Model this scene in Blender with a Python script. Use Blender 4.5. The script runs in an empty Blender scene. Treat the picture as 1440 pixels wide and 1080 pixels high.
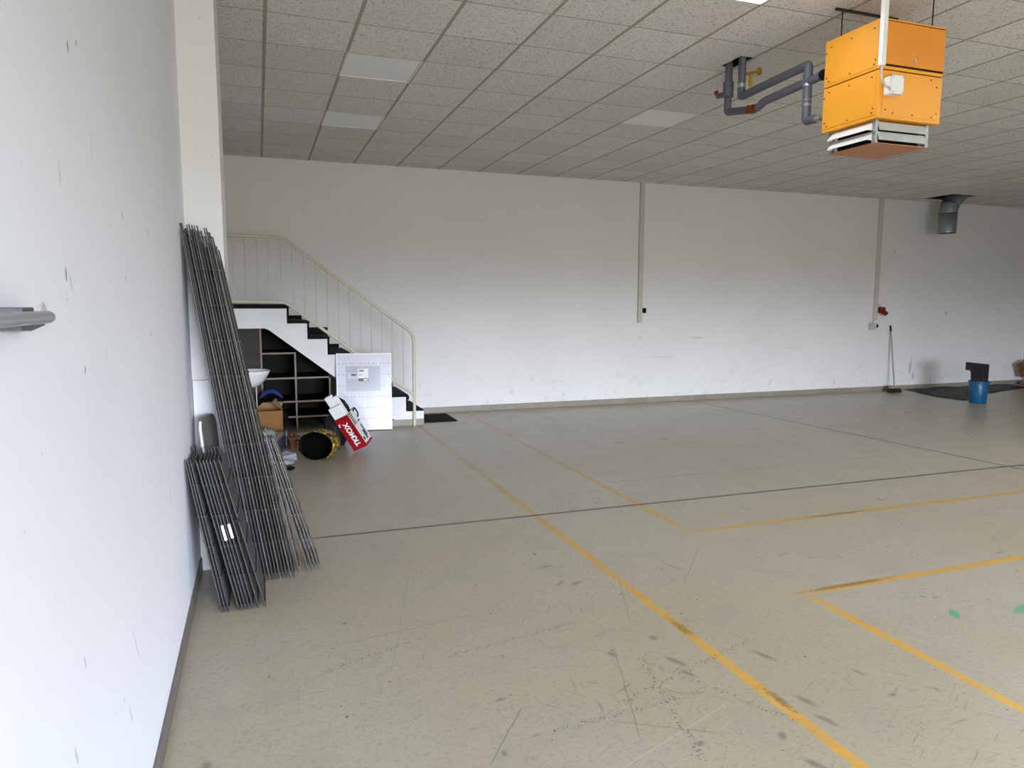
import bpy, bmesh, math, random
from mathutils import Vector, Matrix, noise
random.seed(7)
R = math.radians
sc = bpy.context.scene
COL = sc.collection

# ------------------------------------------------------------------ camera
YAW, PITCH, ROLL, EYE, FPX = 0.3413, 0.1142, 0.0029, 1.6385, 999.32
fw = Vector((math.sin(YAW)*math.cos(PITCH), math.cos(YAW)*math.cos(PITCH), -math.sin(PITCH)))
rt = Vector((math.cos(YAW), -math.sin(YAW), 0)); up = rt.cross(fw)
rt2 = rt*math.cos(ROLL)+up*math.sin(ROLL); up2 = -rt*math.sin(ROLL)+up*math.cos(ROLL)
cam = bpy.data.objects.new('camera', bpy.data.cameras.new('camera')); COL.objects.link(cam)
cam.matrix_world = Matrix(((rt2.x, up2.x, -fw.x, 0), (rt2.y, up2.y, -fw.y, 0), (rt2.z, up2.z, -fw.z, EYE), (0, 0, 0, 1)))
cam.data.sensor_fit = 'HORIZONTAL'; cam.data.sensor_width = 36; cam.data.lens = FPX*36/1440
cam.data.clip_start = 0.02
sc.camera = cam

# ------------------------------------------------------------------ world, exposure, light levels
w = bpy.data.worlds.new('world'); sc.world = w; w.use_nodes = True
SKY = 69.0            # daylight outside the open gate behind the camera
ZENITH = 0.5
GROUND = 0.10         # brightness of the yard outside relative to the sky
_t = w.node_tree; _tc = _t.nodes.new('ShaderNodeTexCoord'); _sx = _t.nodes.new('ShaderNodeSeparateXYZ')
_cr = _t.nodes.new('ShaderNodeValToRGB'); _mr = _t.nodes.new('ShaderNodeMapRange')     # elevation: yard, bright hazy horizon, dimmer sky overhead
_t.links.new(_tc.outputs['Generated'], _sx.inputs[0]); _t.links.new(_sx.outputs[2], _mr.inputs[0])
_mr.inputs[1].default_value = -1; _mr.inputs[2].default_value = 1; _t.links.new(_mr.outputs[0], _cr.inputs[0])
_e = _cr.color_ramp.elements; _g = (GROUND, GROUND*.97, GROUND*.90, 1); _s = (.86, .95, 1.16, 1); _h = (.86*ZENITH, .95*ZENITH, 1.16*ZENITH, 1)
_e[0].position = .5; _e[0].color = _g; _e[1].position = .525; _e[1].color = _s
for _p, _c in ((.60, _s), (.70, _h), (1., _h)): _e.new(_p).color = _c
_t.links.new(_cr.outputs[0], _t.nodes['Background'].inputs[0]); _t.nodes['Background'].inputs[1].default_value = SKY
GATE = (0.25, 0.0, 4.9, 2.6)      # open gate in the rear wall: x0, z0, x1, z1
_po = bpy.data.lights.new('daylight', 'AREA'); _po.shape = 'RECTANGLE'; _po.size = GATE[2]-GATE[0]; _po.size_y = GATE[3]-GATE[1]; _po.cycles.is_portal = True
_pl = bpy.data.objects.new('daylight', _po); COL.objects.link(_pl); _pl.location = ((GATE[0]+GATE[2])/2, -6.2, (GATE[1]+GATE[3])/2); _pl.rotation_euler = (R(90), 0, 0)
sc.cycles.use_denoising = True
vs = sc.view_settings
vs.view_transform = 'Standard'; vs.look = 'None'; vs.gamma = 1; vs.use_curve_mapping = False
vs.exposure = 0.0
LAMP = 15.0           # lit ceiling diffusers

# ------------------------------------------------------------------ room sizes (metres)
XL, YB, ZC, XR, YR = -0.3885, 10.262, 3.5426, 14.85, -6.0
GX, GY, T = 0.11, 5.204, 0.6            # ceiling grid

# ------------------------------------------------------------------ node helpers
def lin(h):
    if isinstance(h, tuple): return h
    h = h.lstrip('#'); v = [int(h[i:i+2], 16)/255 for i in (0, 2, 4)]
    return tuple(c/12.92 if c <= .04045 else ((c+.055)/1.055)**2.4 for c in v)

class NT:
    def __init__(s, name):
        s.m = bpy.data.materials.new(name); s.m.use_nodes = True
        s.t = s.m.node_tree; s.b = s.t.nodes['Principled BSDF']
        s._pos = None
    def n(s, typ, **kw):
        x = s.t.nodes.new(typ)
        for k, v in kw.items(): setattr(x, k, v)
        return x
    def put(s, sock, v):
        if isinstance(v, (int, float)):
            sock.default_value = v
        elif isinstance(v, (tuple, list)):
            sock.default_value = tuple(v) if len(v) == len(sock.default_value) else tuple(v)+(1,)
        elif v is not None: s.t.links.new(v, sock)
    @property
    def pos(s):
        if s._pos is None: s._pos = s.n('ShaderNodeNewGeometry').outputs['Position']
        return s._pos
    @property
    def obj(s): return s.n('ShaderNodeTexCoord').outputs['Object']
    def math(s, op, a, b=None, c=None, clamp=False):
        x = s.n('ShaderNodeMath', operation=op, use_clamp=clamp)
        for i, v in enumerate((a, b, c)): s.put(x.inputs[i], v)
        return x.outputs[0]
    def vmath(s, op, a, b=None):
        x = s.n('ShaderNodeVectorMath', operation=op)
        s.put(x.inputs[0], a); s.put(x.inputs[1], b)
        return x.outputs['Value'] if op in ('LENGTH', 'DOT_PRODUCT') else x.outputs[0]
    def sep(s, v):
        x = s.n('ShaderNodeSeparateXYZ'); s.put(x.inputs[0], v); return x.outputs
    def mapping(s, v, loc=(0,0,0), rot=(0,0,0), scale=(1,1,1), typ='TEXTURE'):
        x = s.n('ShaderNodeMapping', vector_type=typ); s.put(x.inputs[0], v)
        x.inputs[1].default_value = loc; x.inputs[2].default_value = rot; x.inputs[3].default_value = scale
        return x.outputs[0]
    def noise(s, v, scale=5, detail=4, rough=.55, dist=0):
        x = s.n('ShaderNodeTexNoise'); s.put(x.inputs['Vector'], v)
        x.inputs['Scale'].default_value = scale; x.inputs['Detail'].default_value = detail
        x.inputs['Roughness'].default_value = rough; x.inputs['Distortion'].default_value = dist
        return x.outputs[0]
    def ramp(s, v, a, b, lo=0., hi=1.):
        x = s.n('ShaderNodeMapRange'); s.put(x.inputs[0], v)
        for i, q in enumerate((a, b, lo, hi)): x.inputs[i+1].default_value = q
        return x.outputs[0]
    def mix(s, f, a, b, blend='MIX'):
        x = s.n('ShaderNodeMix', data_type='RGBA', blend_type=blend)
        s.put(x.inputs[0], f); s.put(x.inputs[6], a); s.put(x.inputs[7], b)
        return x.outputs[2]
    def bump(s, h, strength=.2, dist=.01):
        x = s.n('ShaderNodeBump'); s.put(x.inputs['Height'], h)
        x.inputs['Strength'].default_value = strength; x.inputs['Distance'].default_value = dist
        s.t.links.new(x.outputs[0], s.b.inputs['Normal'])
    def done(s, color, rough=.5, metal=0., spec=.5, coat=0.):
        s.put(s.b.inputs['Base Color'], color); s.put(s.b.inputs['Roughness'], rough)
        s.put(s.b.inputs['Metallic'], metal); s.b.inputs['Specular IOR Level'].default_value = spec
        s.b.inputs['Coat Weight'].default_value = coat
        return s.m

def simple(name, col, rough=.5, metal=0., var=.06, scale=8., bump=0., spec=.5, coat=0., bscale=60., stretch=(1,1,1)):
    """plain paint/plastic/metal with a little uneven tone"""
    k = NT(name); c = lin(col); o = k.mapping(k.obj, scale=stretch)
    n = k.noise(o, scale, 5)
    f = k.ramp(n, .3, .7)
    a = tuple(max(0, x*(1-var)) for x in c); b = tuple(min(1, x*(1+var)) for x in c)
    if bump: k.bump(k.noise(o, bscale, 3), bump, .004)
    return k.done(k.mix(f, a, b), k.ramp(n, .3, .7, max(.02, rough-.06), min(1, rough+.06)), metal, spec, coat)

def emit(name, col, strength):
    k = NT(name); k.b.inputs['Emission Color'].default_value = lin(col)+(1,)
    k.b.inputs['Emission Strength'].default_value = strength
    return k.done((.8, .8, .8), .5)

M = {}
# ---- walls
def wall_mat(name, marks=(), axis='y', base='#e7e6e2', scuff=.5, low=0.):
    k = NT(name); p = k.pos
    n1 = k.noise(p, .8, 5); n2 = k.noise(p, 14, 6, .65)
    c = k.mix(k.ramp(n1, .35, .7), lin(base), tuple(x*.95 for x in lin(base)))
    st = k.mapping(p, scale=(1, 1, 3.5)) if axis == 'x' else k.mapping(p, scale=(1, .6, 3.0))
    streak = k.noise(st, 7, 8, .75)
    msk = k.math('MULTIPLY', k.ramp(streak, .64, .78), k.ramp(k.noise(p, 1.3, 2), .45, .65))
    c = k.mix(k.math('MULTIPLY', msk, .45*scuff), c, (.33, .33, .34))
    sp = k.math('MULTIPLY', k.ramp(k.noise(p, 38, 2), .735, .76), .5*scuff)
    c = k.mix(sp, c, (.16, .16, .17))
    if low:                                           # scuffs and splashes near the floor
        z = k.sep(p)[2]
        d = k.math('MULTIPLY', k.ramp(z, .1, .75, 1, 0), k.ramp(k.noise(p, 9, 6, .7), .56, .72))
        c = k.mix(k.math('MULTIPLY', d, low), c, (.27, .26, .25))
    wob = k.vmath('ADD', p, k.vmath('MULTIPLY', k.vmath('SUBTRACT', k.n('ShaderNodeTexNoise').outputs[1], (.5, .5, .5)), (.0, .0, .0)))
    for (u, z, a, b, rot, col, st_) in marks:         # chips with a shape of their own
        if axis == 'x': v = k.mapping(p, (XL, u, z), (rot, 0, 0), (1, a, b))
        else: v = k.mapping(p, (u, YB, z), (0, rot, 0), (a, 1, b))
        d = k.vmath('LENGTH', v)
        d = k.math('ADD', d, k.math('MULTIPLY', k.math('SUBTRACT', n2, .5), 1.6))
        c = k.mix(k.ramp(d, .7, 1.1, st_, 0), c, col)
    k.bump(n2, .06, .01)
    return k.done(c, .62, 0, .3)
dk = (.10, .10, .11)
gr = (.36, .36, .37)
LM = [(1.936, 2.214, .006, .014, 0, dk, .9), (2.028, 2.253, .004, .009, 0, dk, .8), (1.787, 1.91, .005, .03, .1, gr, .5),
      (1.783, 1.697, .005, .014, 0, dk, .9), (1.822, 1.677, .004, .02, .3, gr, .7), (2.855, 2.174, .005, .01, .2, gr, .6), (2.529, 1.904, .006, .014, .1, dk, .9),
      (3.075, 1.901, .006, .012, 0, dk, .7), (3.022, 1.517, .006, .010, 0, dk, .8), (2.526, 1.709, .005, .009, 0, dk, .7),
      (3.08, 1.709, .005, .008, 0, dk, .7), (2.127, 2.039, .003, .04, .1, gr, .5), (1.902, 1.479, .006, .01, 0, dk, .8),
      (1.905, 1.36, .002, .16, 0, gr, .25), (2.158, 1.494, .003, .03, .15, gr, .5), (2.33, .60, .004, .10, .55, gr, .55), (1.72, .845, .006, .02, .2, gr, .6),
      (2.19, .45, .01, .05, .5, gr, .4), (3.332, .80, .01, .05, .3, gr, .45), (3.05, .95, .004, .06, .2, gr, .4), (1.6, .70, .01, .03, .4, gr, .5)]
M['wall_left'] = wall_mat('white_painted_wall_left', LM, 'x', '#e6e8ec', .5)
BM = [(11.764, .44, .03, .16, .1, gr, .7), (11.85, .235, .03, .06, 0, gr, .7), (12.588, 1.462, .03, .04, 0, dk, .5), (6.951, 1.056, .12, .015, 0, gr, .35),
      (5.864, 1.07, .04, .02, .5, gr, .4), (3.135, 2.843, .01, .02, 0, dk, .5), (11.199, 2.6, .02, .02, 0, dk, .5), (6.3, .75, .25, .012, .03, gr, .3), (8.9, .85, .2, .012, .1, gr, .25),
      (12.9, .3, .25, .2, 0, gr, .18)]
M['wall'] = wall_mat('white_painted_wall', BM, 'y', '#e6e3dd', .45, .45)
M['wall_grey'] = wall_mat('bounce_dimmed_wall', (), 'x', '#a5a49f', .5)  # right wall greyed to cut light bounced into the far corner
M['pillar'] = wall_mat('white_painted_pillar', (), 'y', '#e4e3df', .8)
M['base'] = simple('grey_beige_skirting_paint', '#8d8676', .5, var=.15, scale=5)
M['base_dark'] = simple('dark_grey_skirting_paint', '#6d665e', .5, var=.15, scale=7)

# ---- floor: painted concrete with worn lines, joints, scratches and scuffs
def floor_mat():
    k = NT('painted_concrete_floor'); p = k.pos
    pw = k.vmath('ADD', p, k.vmath('MULTIPLY', k.vmath('SUBTRACT', (lambda t: (k.put(t.inputs['Vector'], p), t.inputs['Scale'].__setattr__('default_value', 6), t.outputs[1])[2])(k.n('ShaderNodeTexNoise')), (.5, .5, .5)), (.018, .018, 0)))
    big = k.noise(p, .55, 4); mid = k.noise(p, 3.2, 6, .6); fine = k.noise(p, 45, 4, .7)
    c = k.mix(k.ramp(big, .35, .65), lin('#aba28a'), lin('#b1aa98'))
    c = k.mix(k.ramp(mid, .5, .75), c, lin('#a7a08f'))
    c = k.mix(k.math('MULTIPLY', k.ramp(fine, .5, .68), .5), c, lin('#8b8474'))
    x, y, z = k.sep(p)
    # far half of the hall darkened in the colour, for reflection at grazing view
    far = k.math('MULTIPLY', k.ramp(y, 5.2, 7.5), k.ramp(k.noise(p, 1.1, 5), .35, .7))
    c = k.mix(k.math('MULTIPLY', far, .45), c, lin('#948c7e'))
    # short scratches in several directions
    wear = k.ramp(k.noise(p, .9, 3), .42, .62)
    for i, (rot, sx, sy, lo) in enumerate(((.5, 3.5, 55, .655), (-.35, 3, 60, .665), (1.35, 4, 50, .665), (.05, 2.5, 70, .67), (2.3, 3, 60, .67))):
        q = k.mapping(p, rot=(0, 0, rot), scale=(1/sx, 1/sy, 1), typ='TEXTURE')
        s_ = k.noise(q, 1, 2, .6, .25)
        s_ = k.math('MULTIPLY', k.ramp(s_, lo, lo+.05), wear)
        c = k.mix(k.math('MULTIPLY', s_, .5), c, lin('#6b655b'))
    # dark specks and chipped dots in bands
    sp = k.math('MULTIPLY', k.ramp(k.noise(p, 75, 2), .655, .70), k.ramp(k.noise(p, 2.1, 4), .44, .60))
    c = k.mix(k.math('MULTIPLY', sp, .7), c, lin('#514c44'))
    sp = k.ramp(k.noise(p, 24, 1), .765, .785)
    c = k.mix(k.math('MULTIPLY', sp, .8), c, lin('#3e3a35'))
    def box(cx, cy, hx, hy, rot=0., src=None):
        v = k.mapping(src or pw, (cx, cy, 0), (0, 0, rot), (hx, hy, 1))
        a = k.sep(k.vmath('ABSOLUTE', v)); return k.ramp(k.math('MAXIMUM', a[0], a[1]), .92, 1.04, 1, 0)
    # yellow lines
    L = [box(1.967, 5.1, .029, 4.22), box(2.872, 7.26, .029, 3.0), box(2.872, .55, .029, 2.57),
         box(6.4, 4.245, 3.55, .029, .0), box(6.2, 3.10, 3.35, .032, 0)]
    f = L[0]
    for q in L[1:]: f = k.math('MAXIMUM', f, q)
    worn = k.ramp(k.noise(p, 18, 6, .7), .36, .62, .55, 1)
    yel = k.mix(k.ramp(y, 2.6, 7.0), lin('#d9a436'), lin('#a68a42'))        # paint duller towards the far end
    yel = k.mix(k.ramp(k.noise(p, 9, 5, .7), .52, .7), yel, lin('#b4935042'[:7]))
    c = k.mix(k.math('MULTIPLY', f, worn), c, yel)
    # dirty stretches of the lines
    for (cx, cy, hx, hy) in ((3.2, 3.115, .38, .022), (4.2, 4.25, .35, .025), (1.967, 2.95, .03, .10), (1.985, 2.25, .02, .10)):
        v = k.math('ADD', k.vmath('LENGTH', k.mapping(p, (cx, cy, 0), (0, 0, 0), (hx, hy, 1))), k.math('MULTIPLY', k.math('SUBTRACT', fine, .5), 3.))
        c = k.mix(k.ramp(v, .5, 1.1, .65, 0), c, lin('#6b5a3c'))
    # dark expansion joints
    ps = p
    J = [box(3.9, 4.985, 3.75, .018, -.001, ps), box(11.2, 4.975, 4, .018, 0, ps), box(7.06, 6.0, .021, 4.24, .055, ps)]
    f = J[0]
    for q in J[1:]: f = k.math('MAXIMUM', f, q)
    c = k.mix(k.math('MULTIPLY', f, .9), c, lin('#45434a'))
    t = k.math('MULTIPLY', box(5.1, 5.75, 2.2, .010, .02, ps), k.ramp(k.noise(p, 3, 2), .3, .5))
    c = k.mix(k.math('MULTIPLY', t, .6), c, lin('#7d6660'))
    # scuffs
    S = [(1.504, 2.829, .018, .03, .3), (.89, 2.636, .035, .012, .2), (.79, 2.294, .012, .02, 0), (1.616, 3.69, .05, .016, .7), (1.703, 3.66, .06, .02, .5), (1.63, 3.96, .05, .015, .3),
         (1.776, 2.907, .025, .03, 0), (1.752, 2.672, .02, .07, .4), (1.746, 2.56, .018, .05, .5), (1.503, 2.111, .02, .016, 0), (2.174, 2.581, .018, .075, .35), (2.084, 2.213, .02, .06, .3),
         (2.062, 2.071, .018, .06, .3), (2.472, 2.32, .012, .04, .2), (1.821, 1.869, .02, .05, .4), (2.392, 3.697, .012, .09, .5), (3.181, 3.65, .05, .014, .2), (3.329, 3.544, .05, .01, -.4),
         (-.232, 2.576, .02, .04, .2), (1.824, 2.046, .018, .035, -.6), (2.461, 2.127, .02, .016, 0), (3.469, 2.842, .02, .015, 0), (3.524, 2.812, .025, .012, 0), (4.573, 3.211, .06, .015, .1)]
    for (cx, cy, a, b, rot) in S:
        v = k.math('ADD', k.vmath('LENGTH', k.mapping(p, (cx, cy, 0), (0, 0, rot), (a, b, 1))), k.math('MULTIPLY', k.math('SUBTRACT', fine, .5), 2.2))
        c = k.mix(k.ramp(v, .3, 1.15, .6, 0), c, lin('#5d5a54'))
    for (cx, cy, a, b, rot) in ((3.432, 2.621, .06, .028, .9), (3.83, 2.545, .09, .026, .35)):       # green paint splashes
        v = k.math('ADD', k.vmath('LENGTH', k.mapping(p, (cx, cy, 0), (0, 0, rot), (a, b, 1))), k.math('MULTIPLY', k.math('SUBTRACT', fine, .5), 2.2))
        c = k.mix(k.ramp(v, .85, 1.0, .85, 0), c, lin('#4fa880'))
    # long hairline scratches
    for (x0, y0, x1, y1, col, s_) in ((2.3, 3.45, 2.75, 3.95, '#77726a', .6), (1.25, 2.35, 1.6, 2.15, '#6d675d', .6), (.95, 2.0, 1.75, 2.3, '#ccc7b6', .4), (.35, 3.35, 1.0, 3.45, '#7a7468', .6),
                                  (1.75, 3.1, 2.0, 3.7, '#77726a', .5), (.72, 2.25, .95, 2.55, '#6d675d', .6), (.5, 3.0, .8, 4.1, '#8a8476', .4), (1.3, 2.2, 1.55, 2.9, '#6d675d', .5)):
        dx, dy = x1-x0, y1-y0
        f = box((x0+x1)/2, (y0+y1)/2, math.hypot(dx, dy)/2, .0028, math.atan2(dy, dx))
        c = k.mix(k.math('MULTIPLY', f, s_), c, lin(col))
    for (x0, y0, x1, y1) in ((1.35, 2.45, 2.25, 2.75), (1.95, 2.1, 1.6, 2.75), (.9, 2.35, 1.75, 2.42), (.75, 3.05, 1.5, 3.2), (.2, 3.1, .75, 3.3), (1.45, 2.0, 1.62, 2.75)):
        dx, dy = x1-x0, y1-y0
        f = box((x0+x1)/2, (y0+y1)/2, math.hypot(dx, dy)/2, .016, math.atan2(dy, dx))
        f = k.math('MULTIPLY', f, k.ramp(k.noise(p, 85, 2), .56, .62))
        c = k.mix(k.math('MULTIPLY', f, .75), c, lin('#4b4740'))
    rough = k.math('ADD', k.ramp(mid, .3, .7, .27, .35), k.math('MULTIPLY', k.ramp(fine, .5, .7), .10))
    k.bump(k.noise(p, 28, 4), .05, .004)
    return k.done(c, rough, 0, .42)
M['floor'] = floor_mat()

def ceil_mat():
    k = NT('mineral_fibre_ceiling_tiles'); p = k.pos; x, y, z = k.sep(p)
    def dist(v, o):
        f = k.math('FRACT', k.math('ADD', k.math('DIVIDE', k.math('SUBTRACT', v, o), T), 50.))
        return k.math('MULTIPLY', k.math('MINIMUM', f, k.math('SUBTRACT', 1., f)), T)
    dx, dy = dist(x, GX), dist(y, GY)
    cell = k.n('ShaderNodeTexWhiteNoise', noise_dimensions='2D')
    fl = k.vmath('FLOOR', k.mapping(p, (GX, GY, 0), scale=(T, T, 1)))
    k.put(cell.inputs['Vector'], fl)
    c = k.mix(cell.outputs[0], lin('#e0ddd7'), lin('#eae7e2'))
    pits = k.ramp(k.noise(p, 62, 3, .75), .54, .63)
    c = k.mix(k.math('MULTIPLY', pits, .62), c, lin('#7d776d'))
    c = k.mix(k.math('MULTIPLY', k.ramp(k.noise(p, .5, 3), .45, .7), .25), c, lin('#cfc6b8'))
    c = k.mix(k.ramp(dy, .0025, .006, .8, 0), c, lin('#6f6858'))
    c = k.mix(k.ramp(dx, .0115, .0135, .75, 0), c, lin('#6f675a'))
    c = k.mix(k.ramp(dx, .0090, .0105, 1, 0), c, lin('#aba28c'))
    k.bump(k.math('MULTIPLY', pits, -1.), .5, .004)
    return k.done(c, .9, 0, .1)
M['ceiling'] = ceil_mat()
M['lightpanel'] = simple('white_frosted_light_diffuser', '#f2f2ee', .5, var=.02)
M['lamp'] = emit('lit_fluorescent_diffuser', '#f6f9ff', LAMP)
M['lightframe'] = simple('white_metal_light_frame', '#d8d6d0', .4)
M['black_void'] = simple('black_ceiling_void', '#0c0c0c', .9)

# ---- objects
M['rail_paint'] = simple('cream_painted_steel', '#cdc7b0', .4, var=.05, scale=12)
M['stair_white'] = simple('white_painted_concrete', '#e2e1dc', .6, var=.05, scale=3, bump=.08)
M['tread'] = simple('black_rubber_tread', '#131211', .75, var=.2, scale=6, spec=.12)
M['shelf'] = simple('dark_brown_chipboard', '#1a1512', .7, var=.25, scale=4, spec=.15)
M['shelf_edge'] = simple('bare_wood_edge', '#8a7360', .6, var=.15, scale=14)
M['ceramic'] = simple('white_ceramic', '#ecebe8', .12, var=.01, coat=.4)
M['card'] = simple('brown_cardboard', '#80572a', .8, var=.1, scale=6, stretch=(1, 1, 6))
M['card_light'] = simple('pale_inner_cardboard', '#927550', .8, var=.08)
M['card_red'] = simple('reddish_brown_cardboard', '#7a4a33', .8, var=.12)
M['alu'] = simple('brushed_aluminium', '#b9bcbe', .32, .9, var=.08, scale=20)
M['case_side'] = simple('blue_grey_case_panel', '#3c4150', .5, var=.08)
M['black_plastic'] = simple('black_plastic', '#0b0b0c', .5, var=.15, spec=.2)
M['black_matt'] = simple('black_matt_rubber', '#0e0e0e', .85, var=.2, scale=30, bump=.2, spec=.1)
M['blue_cloth'] = simple('dark_blue_cloth', '#0f2760', .8, var=.2, scale=15)
M['grey_sheet'] = simple('pale_grey_plastic_film', '#b9c1ca', .3, var=.08)
M['foam'] = simple('white_polystyrene', '#e4e4e0', .8, var=.04, scale=40, bump=.2, bscale=90)
M['red_card'] = simple('glossy_red_cardboard', '#8f0f18', .35, var=.1, scale=5)
M['white_ink'] = simple('white_print', '#eeeae4', .5, var=.03)
M['grey_ink'] = simple('grey_print', '#55585c', .5, var=.05)
M['black_ink'] = simple('black_print', '#16171a', .5, var=.05)
M['print_side'] = simple('pale_green_printed_card', '#ccd2c8', .5, var=.14, scale=18)
M['steel_wire'] = simple('grey_coated_steel_wire', '#454442', .42, .55, var=.18, scale=22)
M['steel_wire_dark'] = simple('darker_steel_wire', '#454341', .45, .55, var=.22, scale=22)
M['steel_wire_mid'] = simple('lighter_steel_wire', '#5d5b57', .4, .5, var=.2, scale=22)  # lighter tone on every third tall panel, for contrast between them
M['steel_wire_light'] = simple('bare_galvanised_wire', '#66625e', .4, .6, var=.2, scale=22)
M['sticker'] = simple('white_paper_sticker', '#e6e6e4', .6, var=.05)
M['rail_grey'] = simple('grey_painted_handrail', '#8c8f92', .35, var=.06, scale=9)
M['bracket'] = simple('dark_grey_bracket', '#55575a', .5, var=.2, scale=30)
M['chip'] = simple('bare_plaster', '#b6b3a8', .9, var=.12, scale=40)
M['orange'] = simple('orange_powder_coat', '#f0a42c', .42, var=.04, scale=3)
M['orange_edge'] = simple('orange_powder_coat_flange', '#e08c22', .42, var=.04)
M['brown_plate'] = simple('orange_brown_base_plate', '#b87a55', .5, var=.12, scale=9)
M['galv'] = simple('galvanised_sheet', '#a9aeae', .38, .75, var=.12, scale=14)
M['galv_blade'] = simple('galvanised_louvre_blade', '#c3c6c2', .42, .35, var=.1, scale=9)
M['lit_side_blade'] = simple('lit_side_louvre_blade', '#f0efeb', .4, var=.03)  # left blades painted whiter for the lamp light on that side
M['duct_metal'] = simple('spiral_duct_metal', '#9aa4a8', .42, .75, var=.06, scale=6)
M['screw'] = simple('dark_screw_head', '#3a3128', .4, .6)
M['zinc'] = simple('zinc_lock', '#c9c7bd', .3, .8)
M['white_plastic'] = simple('white_plastic', '#e6e6e3', .4, var=.03)
M['socket_grey'] = simple('pale_grey_socket', '#bdbdb8', .4, var=.04)
M['trunk'] = simple('cream_cable_trunking', '#c9c2b2', .5, var=.05, scale=3)
M['pipe_foam'] = simple('grey_pipe_insulation', '#5c5e66', .55, var=.1, scale=10)
M['pipe_band'] = simple('silver_pipe_tape', '#a9abb0', .3, .6)
M['brass'] = simple('brass_valve', '#b8862c', .35, .8, var=.15, scale=30)
M['yellow_lever'] = simple('yellow_lever', '#c59a1c', .45, var=.08)
M['copper_red'] = simple('reddish_brass_valve', '#8c4a24', .4, .6, var=.25, scale=40)
M['red_knob'] = simple('red_plastic_knob', '#9b1c1c', .4)
M['steel_rod'] = simple('dark_steel_rod', '#2d2c2c', .5, .5)
M['blue_bucket'] = simple('blue_plastic', '#074e74', .4, var=.06)
M['wood_brown'] = simple('brown_wood', '#7d5029', .6, var=.2, scale=5, stretch=(1, 1, 5))
M['bristle'] = simple('dark_bristles', '#2a2420', .9, var=.3, scale=60)
M['broom_wood'] = simple('pale_broom_wood', '#a08a5e', .6, var=.12)
M['handle_grey'] = simple('grey_metal_handle', '#8b8b8a', .4, .3)
M['red_socket'] = simple('dark_red_socket', '#7d1a18', .4)
M['grey_board'] = simple('dark_grey_board', '#6b6a62', .45, var=.08)
M['board_edge'] = simple('pale_edge_strip', '#c9c9c6', .35)
M['white_board'] = simple('white_coated_board', '#dcdcda', .5, var=.03)
M['frame_white'] = simple('white_metal_frame', '#eeeeec', .3, var=.02)
M['tarp'] = simple('black_plastic_sheet', '#0a0a0a', .55, var=.3, scale=5, bump=.3, bscale=12, spec=.25)
M['pink'] = simple('brown_pink_cloth', '#7d4438', .8, var=.15)

def roll_mat():
    k = NT('yellow_black_fabric'); o = k.obj
    n = k.noise(o, 26, 5, .7, .6)
    c = k.mix(k.ramp(n, .42, .52), lin('#b99a20'), lin('#12110d'))
    k.bump(n, .6, .01)
    return k.done(c, .85)
M['roll'] = roll_mat()

def board_mat():
    """white panel with rows of small paired perforations and a glossy film"""
    k = NT('glossy_perforated_white_panel'); o = k.obj; x, y, z = k.sep(o)
    c = lin('#d6d6dd')
    fx = k.math('FRACT', k.math('ADD', k.math('DIVIDE', x, .0935), .23)); fz = k.math('FRACT', k.math('ADD', k.math('DIVIDE', z, .140), .40))
    d1 = k.math('ABSOLUTE', k.math('SUBTRACT', fx, .30)); d2 = k.math('ABSOLUTE', k.math('SUBTRACT', fx, .68))
    d = k.math('MULTIPLY', k.math('MINIMUM', d1, d2), .0935)
    dz = k.math('MULTIPLY', k.math('ABSOLUTE', k.math('SUBTRACT', fz, .5)), .140)
    r = k.math('SQRT', k.math('ADD', k.math('MULTIPLY', d, d), k.math('MULTIPLY', dz, dz)))
    c = k.mix(k.ramp(r, .005, .0075, .9, 0), c, lin('#4b4d55'))
    k.bump(k.noise(o, 3, 2), .06, .02)
    return k.done(c, .16, 0, .6, .6)
M['panel_white'] = board_mat()
M['panel_grey'] = simple('grey_printed_insert', '#b4b5bd', .2, var=.03, coat=.5)

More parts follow.
